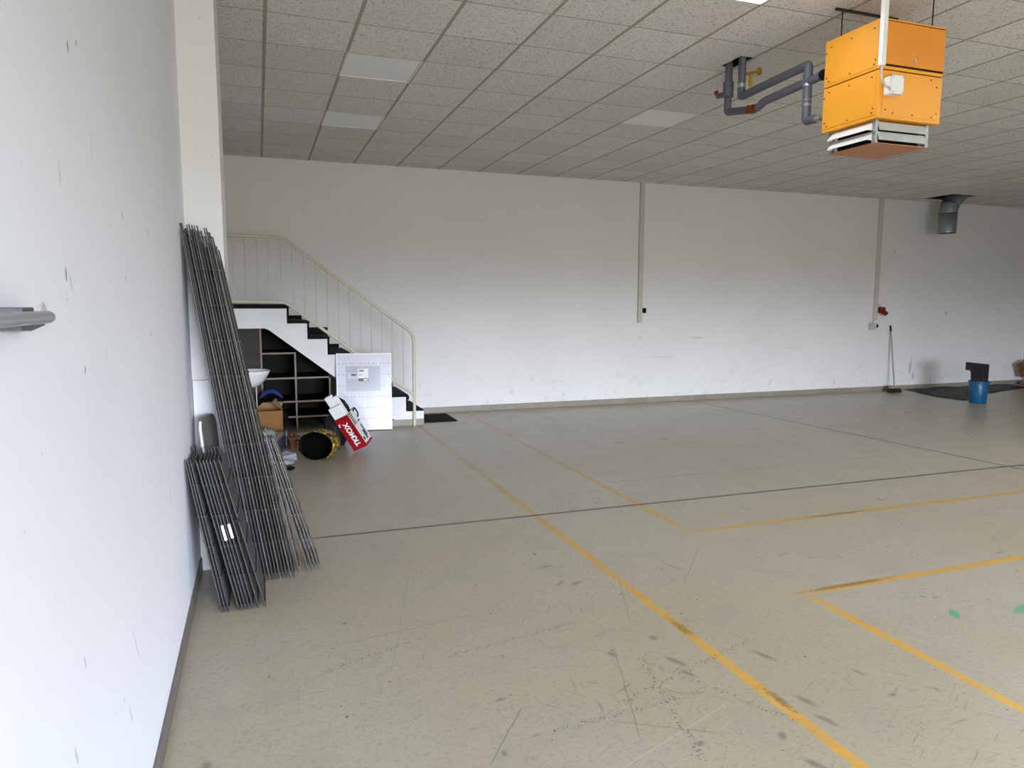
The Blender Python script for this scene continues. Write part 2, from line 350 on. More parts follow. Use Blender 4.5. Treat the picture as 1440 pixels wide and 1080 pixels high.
# ------------------------------------------------------------------ mesh helpers
class MB:
    def __init__(s, mat=None): s.bm = bmesh.new(); s.X = mat or Matrix()
    def _add(s, verts, faces, smooth=False):
        vs_ = [s.bm.verts.new(s.X @ Vector(v)) for v in verts]
        for f in faces:
            try:
                q = s.bm.faces.new([vs_[i] for i in f]); q.smooth = smooth
            except ValueError: pass
        return s
    def box(s, a, b, bev=0., m=None):
        a, b = [min(p, q) for p, q in zip(a, b)], [max(p, q) for p, q in zip(a, b)]
        t = bmesh.new(); bmesh.ops.create_cube(t, size=1)
        for v in t.verts: v.co = Vector([a[i]+(v.co[i]+.5)*(b[i]-a[i]) for i in range(3)])
        if bev: bmesh.ops.bevel(t, geom=t.edges[:], offset=bev, segments=2, affect='EDGES', profile=.5)
        if m:
            for v in t.verts: v.co = m @ v.co
        t.verts.index_update()
        s._add([v.co for v in t.verts], [[v.index for v in f.verts] for f in t.faces]); t.free(); return s
    def tube(s, pts, r, n=10, cap=True, radii=None):
        pts = [Vector(p) for p in pts]; rings = []
        t0 = (pts[1]-pts[0]).normalized(); ref = Vector((0, 0, 1)) if abs(t0.z) < .9 else Vector((1, 0, 0))
        u = t0.cross(ref).normalized()
        for i, p in enumerate(pts):
            d = ((pts[min(i+1, len(pts)-1)]-p).normalized()+(p-pts[max(i-1, 0)]).normalized()).normalized()
            u = (u-d*u.dot(d)).normalized(); v = d.cross(u); k = 1.
            if 0 < i < len(pts)-1:
                ca = (pts[i+1]-p).normalized().dot(d); k = 1/max(ca, .5)
            rr = radii[i] if radii else r
            side = (pts[min(i+1, len(pts)-1)]-p).normalized() if i < len(pts)-1 else d
            rings.append([p+(u*math.cos(2*math.pi*j/n)+v*math.sin(2*math.pi*j/n))*rr*(1+(k-1)*.5) for j in range(n)])
        V = [q for rg in rings for q in rg]; F = []
        for i in range(len(pts)-1):
            for j in range(n): F.append((i*n+j, i*n+(j+1) % n, (i+1)*n+(j+1) % n, (i+1)*n+j))
        s._add(V, F, True)
        if cap:
            s._add(rings[0], [list(range(n))[::-1]]); s._add(rings[-1], [list(range(n))])
        return s
    def lathe(s, prof, c=(0, 0, 0), n=28, sx=1., sy=1.):
        V = []; F = []
        for r, z in prof: V += [(c[0]+r*sx*math.cos(2*math.pi*j/n), c[1]+r*sy*math.sin(2*math.pi*j/n), c[2]+z) for j in range(n)]
        for i in range(len(prof)-1):
            for j in range(n): F.append((i*n+j, i*n+(j+1) % n, (i+1)*n+(j+1) % n, (i+1)*n+j))
        return s._add(V, F, True)
    def prism(s, poly, lo, hi, ax='y'):
        def P(a, b, h): return {'y': (a, h, b), 'z': (a, b, h), 'x': (h, a, b)}[ax]
        n = len(poly); V = [P(a, b, lo) for a, b in poly]+[P(a, b, hi) for a, b in poly]
        F = [tuple(range(n))[::-1], tuple(range(n, 2*n))]+[(i, (i+1) % n, n+(i+1) % n, n+i) for i in range(n)]
        return s._add(V, F)
    def blob(s, c, r, sub=3, amp=.2, f=4., seed=0.):
        t = bmesh.new(); bmesh.ops.create_icosphere(t, subdivisions=sub, radius=1)
        for v in t.verts:
            d = 1+amp*noise.noise(v.co*f*.5+Vector((seed, 0, 0)))+amp*.5*noise.noise(v.co*f+Vector((0, seed, 0)))
            v.co = Vector((c[0]+v.co.x*r[0]*d, c[1]+v.co.y*r[1]*d, c[2]+v.co.z*r[2]*d))
        t.verts.index_update()
        s._add([v.co for v in t.verts], [[v.index for v in q.verts] for q in t.faces], True); t.free(); return s
    def build(s, name, mat, parent=None, origin=None):
        bmesh.ops.recalc_face_normals(s.bm, faces=s.bm.faces[:])
        if parent is not None: off = WL[parent.name]
        elif origin is not None: off = Vector(origin)
        else:
            co = [v.co for v in s.bm.verts]
            off = Vector(((min(v.x for v in co)+max(v.x for v in co))/2, (min(v.y for v in co)+max(v.y for v in co))/2, min(v.z for v in co)))
        for v in s.bm.verts: v.co -= off
        me = bpy.data.meshes.new(name); s.bm.to_mesh(me); s.bm.free()
        if isinstance(mat, str): mat = M[mat]
        me.materials.append(mat)
        o = bpy.data.objects.new(name, me); COL.objects.link(o)
        if parent is not None: o.parent = parent
        else: o.location = off
        WL[o.name] = Vector(off)
        return o
WL = {}
def tag(o, label=None, cat=None, group=None, kind=None):
    if label: o['label'] = label
    if cat: o['category'] = cat
    if group: o['group'] = group
    if kind: o['kind'] = kind
    return o
def thing(name, loc, label, cat, group=None):
    o = bpy.data.objects.new(name, None); COL.objects.link(o); o.location = loc; o.empty_display_size = .05
    WL[o.name] = Vector(loc)
    return tag(o, label, cat, group)
def struct(o): o['kind'] = 'structure'; return o
def text_mesh(body, size):
    cu = bpy.data.curves.new('lettering', 'FONT'); cu.body = body; cu.size = size; cu.align_x = 'CENTER'; cu.align_y = 'CENTER'; cu.extrude = .0008; cu.offset = size*.035
    o = bpy.data.objects.new('lettering', cu); COL.objects.link(o)
    bpy.context.view_layer.update()
    me = o.to_mesh(); V = [v.co.copy() for v in me.vertices]; F = [list(p.vertices) for p in me.polygons]
    o.to_mesh_clear(); bpy.data.objects.remove(o); bpy.data.curves.remove(cu)
    return V, F
def arc(pts, rad, n=6):
    """polyline with rounded corners"""
    P = [Vector(p) for p in pts]; out = [P[0]]
    for i in range(1, len(P)-1):
        a, b, c = P[i-1], P[i], P[i+1]; u, v = (a-b).normalized(), (c-b).normalized()
        r = min(rad, (a-b).length*.45, (c-b).length*.45); s, e = b+u*r, b+v*r
        for k in range(n+1):
            t = k/n; out.append(s*(1-t)**2+b*2*t*(1-t)+e*t*t)
    return out+[P[-1]]

# ------------------------------------------------------------------ room shell
def slab_grid(xs, ys, z0, z1, holes):
    """horizontal slab split along xs/ys, leaving out the holes (x0,y0,x1,y1)"""
    mb = MB()
    for i in range(len(xs)-1):
        for j in range(len(ys)-1):
            cx, cy = (xs[i]+xs[i+1])/2, (ys[j]+ys[j+1])/2
            if any(h[0] < cx < h[2] and h[1] < cy < h[3] for h in holes): continue
            mb.box((xs[i], ys[j], z0), (xs[i+1], ys[j+1], z1))
    return mb
struct(MB().box((XL-.2, YR-.2, -.12), (XR+.2, YB+.2, 0)).build('floor', 'floor', origin=(0, 0, 0)))
lights_off = [(0.71, 5.804), (0.71, 7.604), (3.71, 6.404)]
lights_on = [(2.51, 3.404), (7.31, 4.604), (7.31, 2.804), (7.31, 1.004), (9.11, 2.804), (9.11, 1.004), (9.11, 4.604), (5.51, 1.004), (4.91, -.196), (6.11, 2.204)]  # first one is seen; the rest are unseen, added to brighten floor and ceiling
duct_hole = (11.51, 9.404, 12.11, 10.004); pipe_hole = (3.595, 4.84, 3.75, 5.135)
holes = [(x, y, x+T, y+T) for x, y in lights_off+lights_on]+[duct_hole, pipe_hole]
xs = sorted({XL-.2, XR+.2}|{h[i] for h in holes for i in (0, 2)}); ys = sorted({YR-.2, YB+.2}|{h[i] for h in holes for i in (1, 3)})
struct(slab_grid(xs, ys, ZC, ZC+.02, holes).build('ceiling', 'ceiling', origin=(0, 0, 0)))
v = MB()
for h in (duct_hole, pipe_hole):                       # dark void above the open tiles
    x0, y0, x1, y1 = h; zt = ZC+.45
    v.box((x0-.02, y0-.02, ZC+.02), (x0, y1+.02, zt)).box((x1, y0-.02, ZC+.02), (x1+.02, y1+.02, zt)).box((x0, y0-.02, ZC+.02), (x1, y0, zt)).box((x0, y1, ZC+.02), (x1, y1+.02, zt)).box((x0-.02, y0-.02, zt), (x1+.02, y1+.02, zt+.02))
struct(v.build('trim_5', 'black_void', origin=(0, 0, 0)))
struct(MB().box((XL-.2, YR-.2, 0), (XL, YB+.2, ZC)).build('wall_left', 'wall_left', origin=(0, 0, 0)))
struct(MB().box((XL, YB, 0), (XR, YB+.2, ZC)).build('wall_back', 'wall', origin=(0, 0, 0)))

def wall_with_windows(name, plane, const, lo, hi, wins, thick=.2, outward=1):
    """vertical wall with rectangular openings; plane 'x' or 'y'"""
    mb = MB(); us = sorted({lo, hi}|{q for w_ in wins for q in (w_[0], w_[2])}); zs = sorted({0., ZC}|{q for w_ in wins for q in (w_[1], w_[3])})
    for i in range(len(us)-1):
        for j in range(len(zs)-1):
            cu, cz = (us[i]+us[i+1])/2, (zs[j]+zs[j+1])/2
            if any(w_[0] < cu < w_[2] and w_[1] < cz < w_[3] for w_ in wins): continue
            a, b = (const, const+outward*thick)
            if plane == 'y': mb.box((us[i], a, zs[j]), (us[i+1], b, zs[j+1]))
            else: mb.box((a, us[i], zs[j]), (b, us[i+1], zs[j+1]))
    return struct(mb.build(name, 'wall', origin=(0, 0, 0)))
wall_with_windows('wall_rear', 'y', YR, XL-.2, XR+.2, [GATE], outward=-1)
bpy.data.objects[wall_with_windows('wall_right', 'x', XR, YR, YB, []).name].data.materials[0] = M['wall_grey']
struct(MB().box((XL, 4.62, 0), (-.182, 5.15, ZC)).build('trim_1', 'pillar', origin=(0, 0, 0)))
struct(MB().box((2.046, YB-.016, 0), (XR, YB, .085), .003).build('baseboard_back', 'base', origin=(0, 0, 0)))
struct(MB().box((XL, YR, 0), (XL+.012, 4.62, .085), .003).build('baseboard_left', 'base_dark', origin=(0, 0, 0)))
struct(MB().box((XR-.016, YR, 0), (XR, YB-.016, .085), .003).build('baseboard_right', 'base', origin=(0, 0, 0)))

# ------------------------------------------------------------------ ceiling lights
def ceiling_light(x, y, lit, label):
    t = thing('ceiling_light', (x+T/2, y+T/2, ZC), label, 'ceiling light', 'square panel lights set in the tiled ceiling')
    f = MB(); e = .014; z0, z1 = ZC-.002, ZC+.05
    f.box((x, y, z0), (x+e, y+T, z1)).box((x+T-e, y, z0), (x+T, y+T, z1)).box((x+e, y, z0), (x+T-e, y+e, z1)).box((x+e, y+T-e, z0), (x+T-e, y+T, z1))
    f.build('frame', 'lightframe', t)
    MB().box((x+e, y+e, ZC+.004), (x+T-e, y+T-e, ZC+.012)).build('diffuser', 'lamp' if lit else 'lightpanel', t)
ceiling_light(.71, 5.804, False, 'unlit white ceiling panel light, the nearer of the two on the left side')
ceiling_light(.71, 7.604, False, 'unlit white ceiling panel light, the farther of the two on the left side')
ceiling_light(3.71, 6.404, False, 'unlit white ceiling panel light beyond the grey heating pipes')
ceiling_light(2.51, 3.404, True, 'lit ceiling panel light glowing at the top edge left of the orange heater')
for x, y in lights_on[1:]: ceiling_light(x, y, True, 'added lit ceiling panel light, unseen, right of the orange heater')

# ------------------------------------------------------------------ staircase
RX = [2.046, 1.807, 1.558, 1.308, 1.059, .81, .568, .328]; RZ = [.19, .388, .583, .777, .970, 1.172, 1.37, 1.555]
YS0, YS1 = 9.30, YB-.004
st = thing('staircase', (.9, 9.75, 0), 'white concrete staircase with black treads rising left along the back wall', 'staircase')
prof = [(XL+.004, 1.311), (.065, 1.311), (.115, 1.290), (1.756, 0), (2.046, 0)]
for i in range(8):
    prof.append((RX[i], RZ[i]))
    prof.append((RX[i+1], RZ[i]) if i < 7 else (XL+.004, RZ[i]))
prof = [(x, z) for x, z in prof]
MB().prism(prof, YS0, YS1).build('flight', 'stair_white', st)
for i in range(8):
    x0 = RX[i+1] if i < 7 else XL+.004
    th = .028 if i < 7 else .052
    if i: 
        MB().box((x0+.001, YS0-.002, RZ[i]), (RX[i]+.032, YS1, RZ[i]+th), .003).build('tread' if i < 7 else 'landing_cover', 'tread', st)
        MB().box((RX[i]+.001, YS0-.002, RZ[i-1]+.029), (RX[i]+.026, YS1, RZ[i]-.001)).build('riser', 'tread', st)
    else:
        MB().box((x0+.03, YS0+.02, RZ[i]), (RX[i]+.004, YS1, RZ[i]+.012), .003).build('tread', 'tread', st)
    if i < 7:                                            # stepped black skirting on the wall side
        MB().box((x0+.03, YS1-.02, RZ[i]+.03), (RX[i]-.01, YS1-.001, RZ[i]+.085)).build('skirting', 'tread', st)
MB().box((1.62, YS0-.012, .001), (2.046, YS0-.0005, .085), .002).build('base_strip', 'base', st)

rl = thing('stair_railing', (.8, 9.27, 0), 'cream painted steel railing with thin balusters along the staircase', 'railing')
YRL = 9.27
top = arc([(XL+.005, YRL, 2.43), (.30, YRL, 2.42), (1.87, YRL, 1.255), (1.914, YRL, 1.17), (1.914, YRL, 1.0)], .10)
MB().tube(top, .021, 12).build('handrail', 'rail_paint', rl)
MB().tube([(1.914, YRL, 1.0), (1.914, YRL, .001)], .021, 12).build('newel_post', 'rail_paint', rl)
bot = arc([(XL+.005, YRL, 1.645), (.315, YRL, 1.632), (1.90, YRL, .425)], .05)
MB().tube(bot, .019, 12).build('bottom_rail', 'rail_paint', rl)
for i in range(16):
    x = -.268+.1362*i
    zt = 2.42 if x < .30 else 2.42-(x-.30)*.742
    zb = 1.64 if x < .315 else 1.632-(x-.315)*.7615
    MB().tube([(x, YRL, zb), (x, YRL, zt)], .0065, 8).build('baluster', 'rail_paint', rl)

# ------------------------------------------------------------------ shelf unit under the stairs
sh = thing('shelf_unit', (.35, 9.8, 0), 'dark brown stepped shelf unit built in under the staircase', 'shelf')
yf, yb = 9.50, 10.2
def panel(name, a, b, edge=True):
    o = MB().box(a, b).build(name, 'shelf', sh)
    x0, z0, x1, z1 = a[0], a[2], b[0], b[2]
    MB().box((x0, yf-.004, z0), (x1, yf-.0003, z1)).build('edge_strip', 'shelf_edge', o)
zs_ = [.16, .36, .665, .985]
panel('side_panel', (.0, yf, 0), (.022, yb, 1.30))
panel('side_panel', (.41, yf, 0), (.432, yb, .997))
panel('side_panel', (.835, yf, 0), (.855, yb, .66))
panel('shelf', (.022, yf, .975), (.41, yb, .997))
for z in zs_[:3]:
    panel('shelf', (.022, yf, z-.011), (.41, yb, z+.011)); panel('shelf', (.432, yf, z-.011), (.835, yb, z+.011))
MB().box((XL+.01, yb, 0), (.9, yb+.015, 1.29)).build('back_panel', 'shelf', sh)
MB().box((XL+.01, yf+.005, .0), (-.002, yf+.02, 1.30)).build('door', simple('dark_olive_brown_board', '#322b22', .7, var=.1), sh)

# ------------------------------------------------------------------ wash basin
wb = thing('wash_basin', (XL, 8.6, 0), 'white ceramic wash basin on the left wall below the stair landing', 'wash basin')
b = MB()
pr = [(.0, .665), (.07, .668), (.13, .69), (.19, .75), (.228, .82), (.243, .853), (.240, .860), (.225, .858), (.212, .835), (.17, .765), (.10, .722), (.0, .715)]
b.lathe([(r, z) for r, z in pr], (-.140, 8.6, 0), 36, 1., .98)
b.box((XL+.002, 8.42, .72), (-.30, 8.78, .856), .015)
b.build('bowl', 'ceramic', wb)
MB().tube(arc([(-.14, 8.6, .668), (-.14, 8.6, .50), (-.23, 8.6, .46), (-.23, 8.6, .54), (XL+.004, 8.6, .56)], .04), .017, 10).build('drain_trap', 'white_plastic', wb)
MB().tube(arc([(-.30, 8.6, .855), (-.30, 8.6, .95), (-.20, 8.6, .96), (-.19, 8.6, .93)], .04), .011, 10).build('tap', 'alu', wb)
MB().box((-.36, 8.46, .001), (-.16, 8.66, .44), .004).build('wooden_box', 'card_light')
tag(bpy.data.objects['wooden_box'], 'pale brown box standing on the floor under the wash basin', 'box')
MB().tube([(-.055, 8.955, .001), (-.058, 8.96, .66)], .008, 8).build('plastic_pipe', 'trunk')
tag(bpy.data.objects['plastic_pipe'], 'pale plastic pipe standing upright beside the wash basin', 'pipe')

# ------------------------------------------------------------------ clutter under the stairs
cb = thing('cardboard_box', (.09, 8.74, 0), 'open brown cardboard box with raised flaps below the wash basin', 'box')
x0, x1, y0, y1, zt = -.06, .222, 8.58, 8.88, .385; tk = .006
m_ = MB().box((x0, y0, .001), (x1, y0+tk, zt)).box((x0, y1-tk, .001), (x1, y1, zt)).box((x0, y0+tk, .001), (x0+tk, y1-tk, zt)).box((x1-tk, y0+tk, .001), (x1, y1-tk, zt)).box((x0+tk, y0+tk, .001), (x1-tk, y1-tk, .008))
m_.box((.06, y0-.0015, zt-.035), (.12, y0-.0005, zt-.02)).build('body', 'card', cb)
def flap(a, b, c, d):
    mb = MB(); n = (Vector(b)-Vector(a)).cross(Vector(d)-Vector(a)).normalized()*.004
    V = [Vector(p) for p in (a, b, c, d)]; V += [p+n for p in V]
    mb._add(V, [(0, 1, 2, 3), (7, 6, 5, 4), (0, 1, 5, 4), (1, 2, 6, 5), (2, 3, 7, 6), (3, 0, 4, 7)]); mb.build('flap', 'card_light', cb)
flap((x0, y1, zt), (x1, y1, zt), (x1+.02, y1+.04, zt+.055), (x0+.07, y1+.04, zt+.055))
flap((x1, y0, zt), (x1, y1, zt), (x1-.07, y1-.03, zt+.11), (x1-.11, y0+.05, zt+.10))
flap((x0, y0, zt), (x0, y1, zt), (x0-.09, y1-.02, zt+.03), (x0-.09, y0+.02, zt+.03))
bg = MB().blob((.06, 9.22, .24), (.22, .15, .25), 4, .25, 4, 2.).build('refuse_bag', 'black_plastic'); tag(bg, 'black bulging plastic bag behind the open cardboard box', 'bag')
for v_ in bg.data.vertices: v_.co.z = max(v_.co.z, .0)
bl = MB()
P = [(-.03+.03*i, 9.10, .47+.085*math.sin(math.pi*i/9)) for i in range(10)]
bl.tube(P, .03, 10, radii=[.012, .02, .024, .026, .028, .03, .03, .028, .022, .012])
tag(bl.build('blue_cloth', 'blue_cloth'), 'crumpled dark blue cloth draped over the black bag', 'cloth')

fc = thing('flight_case', (.08, 8.2, 0), 'aluminium edged case with blue grey sides in front of the open box', 'case')
A = Matrix.Translation((.03, 8.16, 0)) @ Matrix.Rotation(R(-14), 4, 'Z')
hx, hy, hz = .16, .25, .165
MB(A).box((-hx, -hy, .004), (hx, hy, hz), .004).build('body', 'case_side', fc)
MB(A).box((-hx+.012, -hy+.012, hz+.0005), (hx-.012, hy-.012, hz+.012), .003).build('lid', 'galv', fc)
e = MB(A); q = .012
for sx in (-1, 1):
    for sy in (-1, 1): e.box((sx*hx-q*.7, sy*hy-q*.7, .001), (sx*hx+q*.7, sy*hy+q*.7, hz+.004), .002)
    for z in (.008, hz): e.box((sx*hx-q*.7, -hy, z-q*.6), (sx*hx+q*.7, hy, z+q*.6)); e.box((-hx, sx*hy-q*.7, z-q*.6), (hx, sx*hy+q*.7, z+q*.6))
e.build('edge_trim', 'alu', fc)
cn = MB(A)
for sx in (-1, 1):
    for sy in (-1, 1): cn.blob((sx*hx, sy*hy, hz), (.017, .017, .014), 2, 0)
cn.build('corner_cap', 'alu', fc)
cl = MB(A).blob((-.01, .02, hz+.045), (.10, .15, .032), 3, .5, 6, 5.); tag(cl.build('crumpled_wrapper', simple('pale_green_wrapper', '#8d9a8a', .5, var=.3, scale=14)), 'crumpled pale green wrapper lying on the aluminium case', 'wrapper')

lb = thing('flat_carton', (.42, 8.4, 0), 'low reddish brown carton beside the aluminium case', 'box')
A = Matrix.Translation((.43, 8.42, 0)) @ Matrix.Rotation(R(12), 4, 'Z')
MB(A).box((-.19, -.2, .001), (.19, .2, .105), .004).build('body', 'card_red', lb)
MB(A).box((-.20, -.21, .106), (.20, .2, .118), .003).build('lid', 'card_light', lb)
pp = MB(A).box((-.05, -.15, .119), (.16, .1, .123)); tag(pp.build('paper_sheet', 'grey_sheet'), 'grey sheet of paper on the low reddish carton', 'paper')
pk = MB(A).blob((-.15, -.10, .145), (.035, .06, .025), 2, .3, 5, 1.); tag(pk.build('cloth_rag', 'pink'), 'small brownish pink rag on the low reddish carton', 'rag')

# crumpled film on the floor
def sheet(name, poly, nz, amp, mat, label, cat, seed=0., th=.002, f=6.):
    t = bmesh.new(); vs_ = [t.verts.new((x, y, 0)) for x, y in poly]; fc_ = t.faces.new(vs_)
    bmesh.ops.triangulate(t, faces=[fc_]); bmesh.ops.subdivide_edges(t, edges=t.edges[:], cuts=nz, use_grid_fill=True)
    bmesh.ops.triangulate(t, faces=t.faces[:])
    for v in t.verts: v.co.z = th+.001+amp*max(0, .35+noise.noise(Vector((v.co.x*f, v.co.y*f, seed))))
    ex = bmesh.ops.extrude_face_region(t, geom=t.faces[:])
    for g in ex['geom']:
        if isinstance(g, bmesh.types.BMVert): g.co.z -= th
    mb = MB(); mb.bm.free(); mb.bm = t
    return tag(mb.build(name, mat), label, cat)
sheet('plastic_sheet', [(.165, 7.33), (.275, 7.30), (.325, 7.62), (.315, 7.93), (.15, 7.95), (.13, 7.6)], 7, .05, 'grey_sheet', 'crumpled pale blue grey plastic sheet on the floor by the wire mesh', 'plastic sheet', 3.)
tag(MB().blob((.24, 7.17, .016), (.045, .05, .017), 2, .4, 5, 4.).build('dark_rag', 'black_matt'), 'small dark scrap on the floor in front of the plastic sheet', 'scrap')

# black and yellow roll
ro = thing('fabric_roll', (.6, 7.75, 0), 'black roll with yellow outside lying on the floor left of the red box', 'roll')
ax = Vector((.42, .91, 0)).normalized(); sd = Vector((ax.y, -ax.x, 0)); c0 = Vector((.512, 7.50, .0))
def rollpt(t, a, rx, rz, off=0.):
    k = 1+off*noise.noise(Vector((math.cos(a)*2, math.sin(a)*2, t*9)))
    return c0+ax*t+sd*(rx*k*math.cos(a))+Vector((0, 0, .158+rz*k*math.sin(a)))
n = 40; mb = MB(); V = []; F = []
ringsR = [(0., .167, .135, 0), (-.012, .182, .147, .03), (0.0, .200, .154, .05), (.05, .208, .156, .07), (.12, .204, .154, .08), (.18, .212, .150, .06), (.19, .17, .13, 0), (.19, .0, .0, 0)]
for (t, rx, rz, of) in ringsR: V += [rollpt(t, 2*math.pi*j/n, rx, rz, of) for j in range(n)]
for v_ in V: v_.z = max(v_.z, .001)
for i in range(len(ringsR)-1):
    for j in range(n): F.append((i*n+j, i*n+(j+1) % n, (i+1)*n+(j+1) % n, (i+1)*n+j))
mb._add(V, F, True).build('wrap', 'roll', ro)
V = []; F = []
rI = [(-.014, .183, .148, .03), (-.02, .172, .14, .0), (.0, .168, .134, 0), (.15, .15, .11, 0), (.15, 0, 0, 0)]
for (t, rx, rz, of) in rI: V += [rollpt(t, 2*math.pi*j/n, rx, rz, of) for j in range(n)]
for v_ in V: v_.z = max(v_.z, .002)
for i in range(len(rI)-1):
    for j in range(n): F.append((i*n+j, i*n+(j+1) % n, (i+1)*n+(j+1) % n, (i+1)*n+j))
MB()._add(V, F, True).build('core', simple('black_roll_core', '#060606', .9, var=.2, spec=.05), ro)
tag(MB().blob((.80, 8.22, .20), (.15, .12, .20), 3, .35, 5, 9.).build('dark_bag', simple('dark_olive_bag', '#1c1d16', .6, var=.4, scale=12)), 'dark lumpy bag behind the black and yellow roll', 'bag')

# red leaning carton, its foam inserts and the bag inside
BW, BD, BL_ = .175, .17, .41
Brot = Matrix.Rotation(R(-31), 4, 'Y') @ Matrix.Rotation(R(-33), 4, 'Z')
low = min(((Brot @ Vector((sx*BW/2, sy*BD/2, 0))).z for sx in (-1, 1) for sy in (-1, 1)))
Bm = Matrix.Translation((1.045, 7.86, -low+.002)) @ Brot
rb = thing('red_carton', tuple(Bm.translation), 'red carton with white lettering leaning over in front of the white board', 'box')
t_ = .005; m_ = MB(Bm)
m_.box((-BW/2, -BD/2, 0), (BW/2, -BD/2+t_, BL_)).box((-BW/2, BD/2-t_, 0), (BW/2, BD/2, BL_)).box((-BW/2, -BD/2+t_, 0), (-BW/2+t_, BD/2-t_, BL_)).box((BW/2-t_, -BD/2+t_, 0), (BW/2, BD/2-t_, BL_)).box((-BW/2+t_, -BD/2+t_, 0), (BW/2-t_, BD/2-t_, t_))
body = m_.build('body', 'red_card', rb)
sp = MB(Bm).box((BW/2+.0004, -BD/2+.012, .03), (BW/2+.0014, BD/2-.001, BL_-.002)).build('printed_side', 'print_side', rb); tag(sp, 'pale green and white printed side')
ik = MB(Bm)
for i in range(6):
    for j in range(3): ik.box((BW/2+.0016, -BD/2+.022+j*.022, BL_-.025-i*.024), (BW/2+.0024, -BD/2+.040+j*.022, BL_-.010-i*.024))
ik.box((BW/2+.0016, .03, .26), (BW/2+.0024, .075, .275)).box((BW/2+.0016, .0, .05), (BW/2+.0024, .03, .16)).box((BW/2+.0016, .035, .08), (BW/2+.0024, .055, .22)).box((BW/2+.0016, -.06, .06), (BW/2+.0024, -.03, .10))
ik.build('print', 'black_ink', sp)
V, F = text_mesh('TKMOX', .088)
TX = Matrix(((0, -1, 0, 0), (0, 0, -1, 0), (1, 0, 0, 0), (0, 0, 0, 1)))      # reads upward along the box
lt = MB(Bm @ Matrix.Translation((0.010, -BD/2-.0012, .185)) @ TX @ Matrix.Diagonal((.92, 1, 1, 1)))
lt._add(V, F).build('lettering', 'white_ink', rb)
V, F = text_mesh('TK', .03)
MB(Bm @ Matrix.Translation((-.062, -BD/2-.0012, .33)) @ TX)._add(V, F).build('lettering', 'white_ink', rb)
hd = MB(Bm).tube(arc([(BW/2+.003, .055, .38), (BW/2+.03, .075, .42), (BW/2+.03, .08, .34), (BW/2+.003, .08, .30)], .03), .008, 8); hd.build('handle', 'black_plastic', rb)
tag(MB(Bm).box((-BW/2+.007, -BD/2+.007, .08), (BW/2-.012, -BD/2+.06, BL_+.135), .006).build('polystyrene_block', 'foam'), 'wide white polystyrene block sticking out of the red carton, the lower one', 'packing foam', 'polystyrene blocks in the red carton')
f2 = MB(Bm).box((-BW/2+.007, -BD/2+.063, .08), (.005, -BD/2+.11, BL_+.255), .006)
f2.box((.0052, -BD/2+.063, .2), (BW/2-.03, -BD/2+.11, BL_+.225), .006)
tag(f2.build('polystyrene_block', 'foam'), 'tall white polystyrene block sticking out highest from the red carton', 'packing foam', 'polystyrene blocks in the red carton')
tag(MB(Bm).blob((.026, .054, BL_+.075), (.055, .024, .095), 3, .25, 5, 6.).build('black_bag', 'black_plastic'), 'black plastic bag bulging from the top of the red carton', 'bag')

# ------------------------------------------------------------------ white panel leaning on the stairs
a0, a1 = Vector((.892, 9.155, 0)), Vector((1.578, 9.055, 0))
ux = (a1-a0).normalized(); H = .985; lean = R(7.0)
nrm = Vector((ux.y, -ux.x, 0))                        # faces the room
uz = Vector((0, 0, 1))*math.cos(lean)-nrm*math.sin(lean); un_ = ux.cross(uz).normalized()
if un_.dot(nrm) < 0: un_ = -un_
Wd = (a1-a0).length
PMx = Matrix(((ux.x, -un_.x, uz.x, a0.x), (ux.y, -un_.y, uz.y, a0.y), (ux.z, -un_.z, uz.z, .008), (0, 0, 0, 1)))
wp = thing('perforated_board', (a0.x, a0.y, 0), 'glossy white perforated panel with grey printed insert leaning against the stairs', 'panel')
wp2 = MB(PMx).box((.012, -.012, .012), (Wd-.012, .012, H-.012)).build('sheet', 'panel_white', wp)
fr = MB(PMx); q = .018
fr.box((0, -.02, 0), (q, .02, H), .003).box((Wd-q, -.02, 0), (Wd, .02, H), .003).box((q, -.02, 0), (Wd-q, .02, q), .003).box((q, -.02, H-q), (Wd-q, .02, H), .003)
fr.build('frame', 'frame_white', wp)
ins = MB(PMx).box((.12, -.0135, .50), (Wd-.14, -.0122, .82)).build('printed_insert', 'panel_grey', wp); tag(ins, 'grey printed insert sheet')
MB(PMx).box((.27, -.0150, .665), (.40, -.0137, .785)).build('label', 'white_ink', ins)
MB(PMx).box((.14, -.0150, .66), (.265, -.0137, .735)).build('label', simple('light_grey_print', '#c3c5ca', .4), ins)
pr_ = MB(PMx).box((.275, -.0150, .625), (.40, -.0137, .66)).box((.185, -.0160, .695), (.25, -.0151, .722)).box((.285, -.0160, .75), (.345, -.0151, .768)).box((.288, -.0160, .70), (.30, -.0151, .72)).box((.32, -.016, .70), (.327, -.0151, .715))
pr_.build('print', 'grey_ink', ins)
MB(PMx).box((.34, -.0165, .632), (.39, -.0152, .653)).build('print', 'white_ink', ins)

tag(MB().prism([(2.075, 9.44), (2.55, 9.44), (2.55, 10.10), (2.075, 10.10)], .0008, .012, 'z').build('door_mat', 'black_matt'), 'black door mat on the floor at the foot of the stairs', 'mat')

